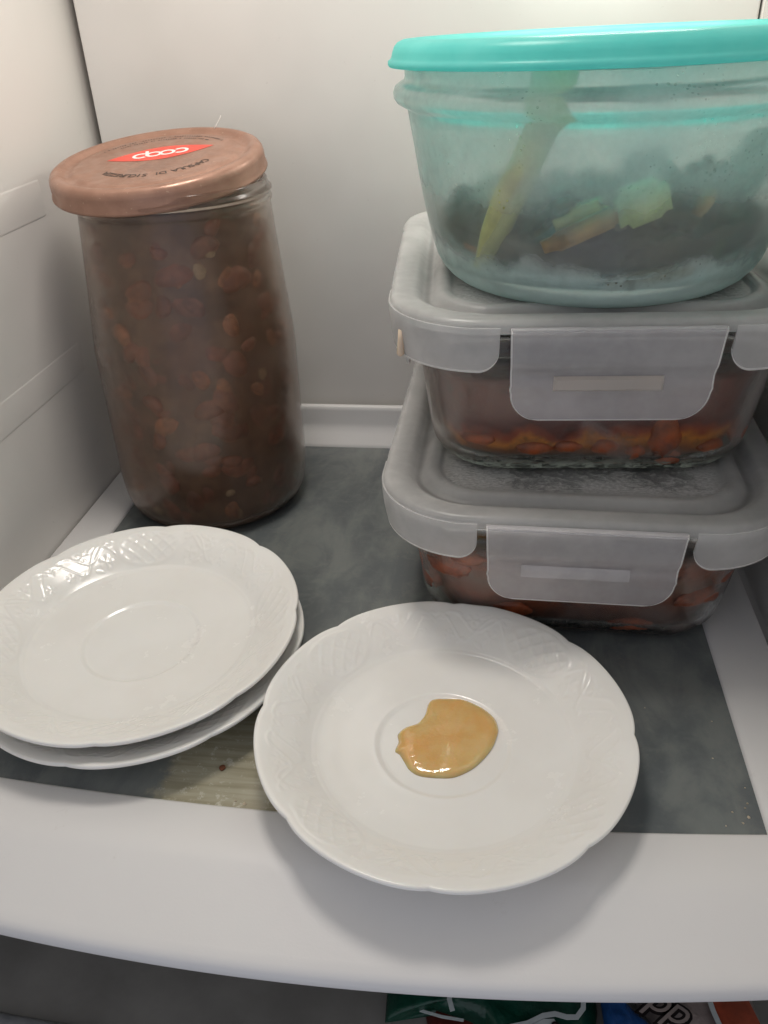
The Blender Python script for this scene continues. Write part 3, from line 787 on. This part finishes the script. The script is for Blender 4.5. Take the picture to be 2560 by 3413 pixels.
        # raised hinge bar along the top and a moulded grip bar
        def bar_(x0, x1, z0, z1, y0, y1, tp=.0006):
            base = len(V)
            for (xa, xb, za, zb, y) in ((x0, x1, z0, z1, y0), (x0 + tp, x1 - tp, z0 + tp, z1 - tp, y1)):
                V.extend([(xa, y, za), (xb, y, za), (xb, y, zb), (xa, y, zb)])
            F.extend([tuple(base + q for q in f) for f in ((0, 1, 2, 3), (7, 6, 5, 4), (0, 4, 5, 1), (1, 5, 6, 2), (2, 6, 7, 3), (3, 7, 4, 0))])
        zc = T - .0028 - .58 * H
        bx0, bx1 = (-.56 * hwid, .50 * hwid) if bar else (-.62 * hwid, .50 * hwid)
        bar_(bx0, bx1, zc - .0034, zc + .0034, .0020, .0004 if bar else .0014, .0012)
        bar_(-hwid + .0004, hwid - .0004, T - .0034, T - .0026, -.0006, -.0022, .0002)
        o = mesh('clip', V, F, PPC, lidm, ang=40); o.data.materials.append(EDGE); o.data.materials.append(BARM)
        for p in o.data.polygons:
            vv = [q for q in p.vertices]
            if max(vv) < m_ * n and (all(q // n >= m_ - 2 for q in vv) or all(q % n <= 1 for q in vv) or all(q % n >= n - 2 for q in vv) or all(q // n <= 1 for q in vv)): p.material_index = 1
            if bar and min(vv) >= 2 * m_ * n and max(vv) < 2 * m_ * n + 8: p.material_index = 2
        o.rotation_euler = (0, 0, rotz); o.location = (math.sin(rotz) * dist, -math.cos(rotz) * dist, 0)
        return o
    cf = clip(cw, 0, B_ + .0010, bar=bar)
    clip(cw, PI, B_ + .0010, False); clip(cs, PI / 2, A_ - .0022, False); clip(cs, -PI / 2, A_ - .0022, False)
    return Cn, lidm
k = glassy('misty_container_glass', (.93, .97, .94), .05, (.62, .56, .53), .48, .72, .40, 34, .8, (1, 1, 1), rmax=.30)
sep = k.n('ShaderNodeSeparateXYZ'); k.l(k.coord(), sep.inputs[0])
cryst = k.noise(1, 6, .75, .8, k.scalevec(160, 160, 330))
side = k.map(k.math('ABSOLUTE', sep.outputs[0]), .050, .084, 0, .45)
ff = k.math('MAXIMUM', k.math('MAXIMUM', k.fac, k.math('MULTIPLY', side, k.map(k.noise(30, 5, .6), .3, .7, .4, 1))), k.math('MULTIPLY', k.map(sep.outputs[2], .003, .013, .95, 0), k.map(cryst, .46, .54))); k.l(ff, k.mx.inputs[0])
fg = k.n('ShaderNodeBsdfDiffuse'); fg.inputs[0].default_value = (.66, .76, .64, 1)
fz = k.n('ShaderNodeMixShader'); k.l(k.map(sep.outputs[2], .006, .013, .8, 0), fz.inputs[0]); k.l(k.fog.outputs[0], fz.inputs[1]); k.l(fg.outputs[0], fz.inputs[2]); k.l(fz.outputs[0], k.mx.inputs[2])
GB1 = k.m
GB2 = glassy('dull_container_glass', (.93, .95, .93), .07, (.55, .47, .44), .48, .72, .34, 26, .5, rmax=.34).m
def ctr(front, yaw): return (front[0] - math.sin(yaw) * B_, front[1] + math.cos(yaw) * B_)
c1 = ctr((.0422, .3122), -.0148); c2 = ctr((.0494, .3351), .0576)
K1, L1 = container('food_container', (c1[0], c1[1], .0004), -.0148, 'glass container with milky clip lid at the bottom of the stack, standing on the shelf', GB2, GREY)
K2, L2 = container('food_container', (c2[0], c2[1], .0004 + S_), .0576, 'middle glass container of the stack with milky clip lid, under the round bowl', GB1, GREY, True)

def stew(name, Kc, level, stops, label, seed, blobmat, blobs):
    E_ = empty(name, Kc.location, (0, 0, Kc.rotation_euler.z)); E_.location.z += .007; tag(E_, label, 'stew')
    k = Mt(name + '_sauce'); k.set(Roughness=.30)
    P = k.coord(); sep = k.n('ShaderNodeSeparateXYZ'); k.l(P, sep.inputs[0])
    w = k.noise(45, 3, .5, .2); zz = k.math('ADD', sep.outputs[2], k.math('MULTIPLY', k.math('SUBTRACT', w, .5), .030))
    c = k.ramp(k.map(zz, 0, .050, smooth=False), stops)
    c = k.mixc(k.map(k.noise(120, 5, .65), .50, .72, 0, .6), c, (.045, .014, .010))
    k.l(c, k.b.inputs['Base Color']); k.bump(k.noise(140, 4), .5, .0015)
    rings = []
    for z in list(np.linspace(.0, level, 16)):
        zz_ = z + .007
        wv = float(np.interp(zz_, [0.007, .012, .018, .030, .050, .066], [.0690, .0722, .0738, .0755, .0782, .0800])) - .0012
        R_ = rrect(wv, wv + .0192, .030, z)
        R2 = []
        for p in R_:
            d = fbm(p.x * 45 + seed, p.y * 45, z * 70, 3) * .0012; s = 1 - abs(d) / wv; R2.append(Vector((p.x * s, p.y * s, z)))
        rings.append(R2)
    for f in (.95, .85, .7, .5, .3, .1):
        rings.append([Vector((p.x * f, p.y * f, level + .0015 + fbm(p.x * f * 40 + seed, p.y * f * 40, 0, 4) * .004)) for p in rrect(wv, wv + .0192, .030, 0)])
    V, F = loft(rings); mesh('sauce', V, F, k.m, E_)
    for (x, z, sx, sz) in blobs:
        bm = bmesh.new(); bmesh.ops.create_icosphere(bm, subdivisions=3, radius=1)
        for v in bm.verts:
            q = 1 + .28 * fbm(v.co.x * 1.6 + x * 300, v.co.y * 1.6, v.co.z * 1.6, 3); v.co = Vector((v.co.x * sx * q, v.co.y * .0030, v.co.z * sz * q))
        me = bpy.data.meshes.new('carrot_piece'); bm.to_mesh(me); bm.free()
        for p in me.polygons: p.use_smooth = True
        o = link('carrot_piece', me, blobmat, E_); wv = float(np.interp(z + .007, [0.007, .012, .018, .030, .050, .066], [.0690, .0722, .0738, .0755, .0782, .0800]))
        hd = wv + .0192; rc_ = .030; y = -hd + .0022
        if abs(x) > wv - rc_: 
            dx = abs(x) - (wv - rc_); y = -(hd - rc_) - math.sqrt(max(0, rc_ ** 2 - dx * dx)) + .0028; o.rotation_euler.z = math.copysign(math.asin(min(.95, dx / rc_)), x)
        o.location = (x, y, z)
    return E_
ORG = mat_plain('orange_carrot', (.42, .085, .018), .4, var=.5, scale=120); ORG2 = mat_plain('rusty_carrot', (.40, .09, .03), .4, var=.5, scale=120)
stew('tomato_stew', K2, .046, [(0, (.24, .17, .13)), (.16, (.32, .10, .04)), (.27, (.75, .26, .04)), (.34, (.42, .08, .03)), (.42, (.16, .026, .016)), (.75, (.20, .040, .028)), (1, (.18, .040, .028))],
     'dark red stew with an orange sauce line inside the middle container', 3, ORG,
     [(.033, .016, .0075, .0125), (.005, .010, .0065, .0045), (.055, .008, .007, .004), (-.028, .009, .009, .004), (-.055, .013, .009, .0030), (.020, .007, .005, .004), (.068, .014, .0055, .0065), (-.012, .010, .007, .0035), (.036, .004, .006, .005)])
stew('bean_sauce', K1, .048, [(0, (.10, .05, .035)), (.22, (.16, .065, .045)), (.42, (.32, .095, .045)), (.60, (.28, .16, .12)), (.8, (.36, .09, .04)), (1, (.18, .07, .05))],
     'rusty brown stew inside the lowest container', 8, ORG2,
     [(-.062, .036, .012, .0060), (-.071, .020, .009, .007), (.060, .024, .012, .0055), (.030, .006, .012, .004), (-.030, .012, .011, .005), (-.052, .044, .010, .0045), (.070, .034, .007, .004), (-.075, .030, .006, .008)])

# small dried drip under the corner of the middle container's lid
DR = mat_plain('dried_drip', (.62, .50, .38), .35, var=.15, sss=.2)
o = tube('drip', [(-.0425, .3525, .1612), (-.0427, .3523, .1560), (-.0430, .3521, .1525), (-.0431, .3520, .1500), (-.0431, .3520, .1490)], [.0014, .0016, .0017, .0018, .0008], DR, 12)
tag(o, 'small dried peach coloured drip hanging below the left corner of the middle lid', 'drip')

# ------------------------------------------------------------------ round bowl with cyan lid
BX, BYc, BZ = .0462, .4221, .0004 + S_ + T_ - .0028 + .0004
def bowl():
    Bw = empty('glass_bowl', (BX, BYc, BZ)); Bw.rotation_euler = (0, D(-.45), 0)
    tag(Bw, 'round misty glass bowl with turquoise plastic lid on top of the stack', 'bowl')
    o_ = [(.060, .0004), (.066, .0005), (.0690, .0018), (.0722, .0042), (.0750, .0075), (.0772, .0115), (.0790, .0170), (.0808, .0240), (.0826, .0320), (.0845, .0420), (.0862, .0520), (.0878, .0620), (.0892, .0700), (.0902, .0760), (.0925, .0774), (.0950, .0788), (.0962, .0806), (.0964, .0828), (.0956, .0850), (.0935, .0864), (.0915, .0872), (.0910, .0890), (.0912, .0930), (.0905, .0945), (.0890, .0950), (.0876, .0944), (.0870, .0925)]
    i_ = [(.0866, .080), (.0860, .070), (.0845, .060), (.0824, .048), (.0804, .036), (.0786, .026), (.0764, .0190), (.0738, .0150), (.0700, .0125), (.0640, .0112), (.055, .0108)]
    V, F = lathe([(.00003, .0020), (.050, .0018)] + o_ + i_ + [(.00003, .0107)], 200)
    k = glassy('frosted_bowl_glass', (.96, .995, .985), .16, (.92, .985, .96), .10, .70, .58, 10, .9, (1, 1, .6), rmax=.24)
    # glow of light gathered in the thick foot, painted as a pale cyan colour
    sep = k.n('ShaderNodeSeparateXYZ'); k.l(k.coord(), sep.inputs[0])
    hz = k.math('ADD', sep.outputs[2], k.math('MULTIPLY', k.noise(45, 4), .03))
    band = k.math('MULTIPLY', k.map(hz, .030, .038), k.map(hz, .052, .070, 1, 0))
    ff = k.math('MAXIMUM', k.math('MULTIPLY', k.fac, k.math('SUBTRACT', 1., k.math('MULTIPLY', band, .7))), k.map(k.math('ADD', sep.outputs[2], k.math('MULTIPLY', k.noise(60, 4), .006)), .006, .022, .92, 0)); k.l(ff, k.mx.inputs[0])
    fo = k.n('ShaderNodeBsdfDiffuse'); fo.inputs[0].default_value = (.76, .97, .93, 1); fo2 = k.n('ShaderNodeBsdfTranslucent'); fo2.inputs[0].default_value = (.85, 1, .97, 1)
    fm = k.n('ShaderNodeMixShader'); fm.inputs[0].default_value = .3; k.l(fo.outputs[0], fm.inputs[1]); k.l(fo2.outputs[0], fm.inputs[2])
    fz = k.n('ShaderNodeMixShader'); k.l(k.map(sep.outputs[2], .012, .026, 1, 0), fz.inputs[0]); k.l(k.fog.outputs[0], fz.inputs[1]); k.l(fm.outputs[0], fz.inputs[2]); k.l(fz.outputs[0], k.mx.inputs[2])
    mesh('bowl_body', V, F, k.m, Bw)
    lp = [(.00003, .1010), (.060, .1010), (.0800, .1010), (.0835, .1012), (.0855, .1022), (.0885, .1032), (.0915, .1030), (.0940, .1020), (.0956, .1003), (.0964, .0982), (.0968, .0966), (.0974, .0956), (.0984, .0950), (.0985, .0936), (.0980, .0928), (.0958, .0929), (.0948, .0934), (.0942, .0960), (.0938, .0985), (.0915, .1008), (.0885, .1012), (.0845, .0998), (.080, .0990), (.060, .0990), (.00003, .0990)]
    V, F = lathe(lp, 200)
    k = Mt('turquoise_plastic'); k.set(Roughness=.32, IOR=1.46); k.b.inputs['Transmission Weight'].default_value = .0
    c = k.mixc(k.map(k.noise(50, 4), .35, .7), (.24, .84, .80), (.30, .88, .84)); k.l(c, k.b.inputs['Base Color'])
    k.bump(k.noise(400, 3), .12, .0003)
    tr = k.n('ShaderNodeBsdfTranslucent'); k.l(c, tr.inputs[0]); mx = k.n('ShaderNodeMixShader'); mx.inputs[0].default_value = .58
    k.l(k.b.outputs[0], mx.inputs[1]); k.l(tr.outputs[0], mx.inputs[2]); k.l(mx.outputs[0], k.out.inputs['Surface'])
    ld = mesh('bowl_lid', V, F, k.m, Bw); ld.rotation_euler = (D(-.75), 0, 0)
    return Bw
Bw = bowl()
# greens inside the bowl
DG = mat_plain('dark_cooked_greens', (.030, .032, .014), .5, var=.7, scale=70, bumps=.5, bscale=200, bd=.002)
YG = mat_plain('pale_celery', (.56, .56, .20), .45, var=.25, scale=60)
GG = mat_plain('green_courgette', (.46, .60, .24), .45, var=.35, scale=70)
BR = mat_plain('browned_strip', (.36, .22, .07), .5, var=.5, scale=70)
OR = mat_plain('orange_bit', (.40, .15, .05), .5, var=.3, scale=90)
def greens():
    z0 = BZ + .0085
    def ri(z): return float(np.interp(z, [.0112, .0125, .015, .019, .026, .036, .048, .060], [.060, .066, .0718, .0745, .0768, .0786, .0806, .0826])) - .0008
    rings = []; n = 140
    for z in np.linspace(.0125, .030, 12):
        rings.append([((ri(z) - .003 + fbm(math.cos(a) * 5, math.sin(a) * 5, z * 90, 3) * .003) * math.cos(a), (ri(z) - .003 + fbm(math.cos(a) * 5, math.sin(a) * 5, z * 90, 3) * .003) * math.sin(a), float(z) + (max(0, (z - .02) / .01) * .009 * fbm(math.cos(a) * 2 + 3, math.sin(a) * 2, 1, 3))) for a in [2 * PI * q / n for q in range(n)]])
    for f in (.93, .82, .68, .5, .3, .1):
        rings.append([(f * .073 * math.cos(a), f * .073 * math.sin(a), .036 + fbm(f * 3 * math.cos(a), f * 3 * math.sin(a), 2, 4) * .014 - f * .004) for a in [2 * PI * q / n for q in range(n)]])
    V, F = loft(rings); g_ = mesh('cooked_greens', V, F, DG, loc=(BX, BYc, BZ)); tag(g_, 'dark heap of cooked greens at the bottom of the round bowl', 'greens')
    # crumpled leaves as parts of the heap
    lm = mat_plain('leaf_green', (.020, .032, .016), .5, var=.6, scale=90); lm2 = mat_plain('leaf_olive', (.085, .085, .035), .5, var=.6, scale=90)
    for i in range(78):
        a = random.uniform(PI + .5, 2 * PI + .1) if i % 4 else random.uniform(0, 2 * PI); z = random.uniform(.018, .046) + (.012 if a > 4.9 else 0) * random.random(); r = ri(z) - .010 - random.random() * .014
        V = []; F = []; w = random.uniform(.006, .013); h = random.uniform(.004, .009); sd = random.random() * 50
        for u in range(9):
            for v in range(6):
                U = -1 + u / 4; W_ = -1 + v / 2.5; e = math.sqrt(max(0, 1 - U * U * .9)); V.append((U * w, fbm(U * 1.5 + sd, W_ * 1.5, 0, 3) * .004, W_ * h * e + fbm(U + sd, W_, 5, 2) * .002))
        for u in range(8):
            for v in range(5): q = u * 6 + v; F.append((q, q + 1, q + 7, q + 6))
        o = mesh('leaf', V, F, (lm, lm, lm2)[i % 3], g_); o.location = (r * math.cos(a), r * math.sin(a), z); o.rotation_euler = (random.uniform(-.7, .7), random.uniform(-.8, .8), a + PI / 2 + random.uniform(-.5, .5))
    g_.location.z = BZ
    def P(*a): return [Vector(q) for q in a]
    o = tube('celery_stalk', [(-.0060, .3740, .1850), (-.0040, .3700, .1920), (-.0005, .3640, .2040), (.0032, .3600, .2140), (.0080, .3555, .2260), (.0125, .3550, .2370), (.0155, .3550, .2470), (.0185, .3570, .2560), (.0195, .3580, .2625)], [.0040, .0055, .0070, .0082, .0088, .0094, .0098, .0100, .0100], YG, 28, flat_=.7, sub=5)
    tag(o, 'long pale yellow green celery stalk leaning up inside the round bowl', 'celery')
    o = tube('celery_stalk', [(.0930, .3800, .1960), (.0965, .3790, .2100), (.1000, .3790, .2200), (.1040, .3800, .2310), (.1065, .3815, .2395)], [.0070, .0085, .0090, .0090, .0060], mat_plain('grey_green_stem', (.10, .14, .09), .5, var=.4), 14, flat_=.8)
    tag(o, 'dull grey green stem at the right inside the round bowl', 'stem')
    def chunk(name, loc, size, rot, mat, label, cat):
        bm = bmesh.new(); bmesh.ops.create_cube(bm, size=1)
        bmesh.ops.bevel(bm, geom=bm.edges[:], offset=.18, segments=3, affect='EDGES')
        for v in bm.verts: v.co = Vector((v.co.x * size[0], v.co.y * size[1], v.co.z * size[2])) * (1 + .15 * fbm(v.co.x * 3 + loc[0] * 99, v.co.y * 3, v.co.z * 3, 2))
        me = bpy.data.meshes.new(name); bm.to_mesh(me); bm.free()
        for p in me.polygons: p.use_smooth = True
        o = link(name, me, mat); o.location = loc; o.rotation_euler = rot; tag(o, label, cat)
    chunk('courgette_piece', (.0550, .3480, .2150), (.020, .010, .015), (.2, -.35, .1), GG, 'bright green courgette chunk on the greens in the middle of the bowl', 'vegetable piece')
    chunk('browned_stalk', (.0340, .3485, .2055), (.036, .008, .0075), (0, -.42, 0), BR, 'browned stalk strip slanting up to the green chunk in the bowl', 'vegetable piece')
    chunk('orange_piece', (-.0100, .3840, .1905), (.011, .006, .009), (.3, .5, -.5), OR, 'small orange piece low at the left side of the bowl', 'vegetable piece')
    chunk('tan_piece', (.0800, .3560, .2140), (.011, .006, .005), (0, -1.0, .3), BR, 'tan sliver standing up right of the green chunk in the bowl', 'vegetable piece')
    chunk('pale_stalk', (.0420, .3600, .2110), (.040, .008, .009), (.1, -.30, .1), YG, 'pale yellow green stalk lying behind the browned strip in the bowl', 'vegetable piece')
    chunk('dark_strip', (.0890, .3660, .1930), (.008, .006, .020), (0, .15, .5), mat_plain('dark_green_stem', (.03, .06, .02), .5), 'short dark green strip low at the right side of the bowl', 'vegetable piece')
    chunk('olive_strip', (.0620, .3520, .1850), (.034, .006, .006), (0, -.16, .1), mat_plain('olive_stalk', (.12, .10, .03), .5, var=.4), 'olive brown stalk lying near the bottom of the round bowl', 'vegetable piece')
greens()

# ------------------------------------------------------------------ small debris
FL = mat_plain('brown_flake', (.16, .05, .02), .5)
V = [(.0016 * math.cos(t) * (1.25 if abs(math.cos(t)) > .9 else 1) * .75, .0016 * math.sin(t), z) for z in (0, .0005) for t in [2 * PI * i / 9 for i in range(9)]]
o = mesh('chilli_flake', V, [tuple(range(9))[::-1], tuple(range(9, 18))] + [(i, (i + 1) % 9, (i + 1) % 9 + 9, i + 9) for i in range(9)], FL, smooth=False, loc=(-.1139, .2361, .0003))
tag(o, 'tiny reddish brown flake on the grey glass between the saucers', 'flake')
CRM = mat_plain('pale_crumb', (.55, .46, .34), .6)
V = []; F = []
cr_pts = [(.108, .232, .7), (.109, .239, .45), (.102, .234, .35), (.104, .284, .3), (.1075, .2365, .35), (.105, .229, .4), (.110, .247, .3), (-.103, .2195, .5), (-.099, .2185, .6), (.098, .227, .3), (.100, .262, .3), (.075, .29, .25), (.06, .30, .3), (-.06, .45, .35), (-.04, .40, .3)]
for x, y, s in cr_pts:
    b0 = len(V); s *= .0014; th = random.uniform(0, 3)
    for q in range(5):
        t = th + 2 * PI * q / 5; r = s * random.uniform(.6, 1.2); V.append((x + r * math.cos(t), y + r * math.sin(t), .0002))
    V.append((x, y, .0003 + s * .7)); F += [(b0 + q, b0 + (q + 1) % 5, b0 + 5) for q in range(5)] + [tuple(b0 + q for q in range(5))[::-1]]
o = mesh('crumbs', V, F, CRM, smooth=False); tag(o, 'scattered pale crumbs on the grey shelf glass', 'crumbs', kind='stuff')
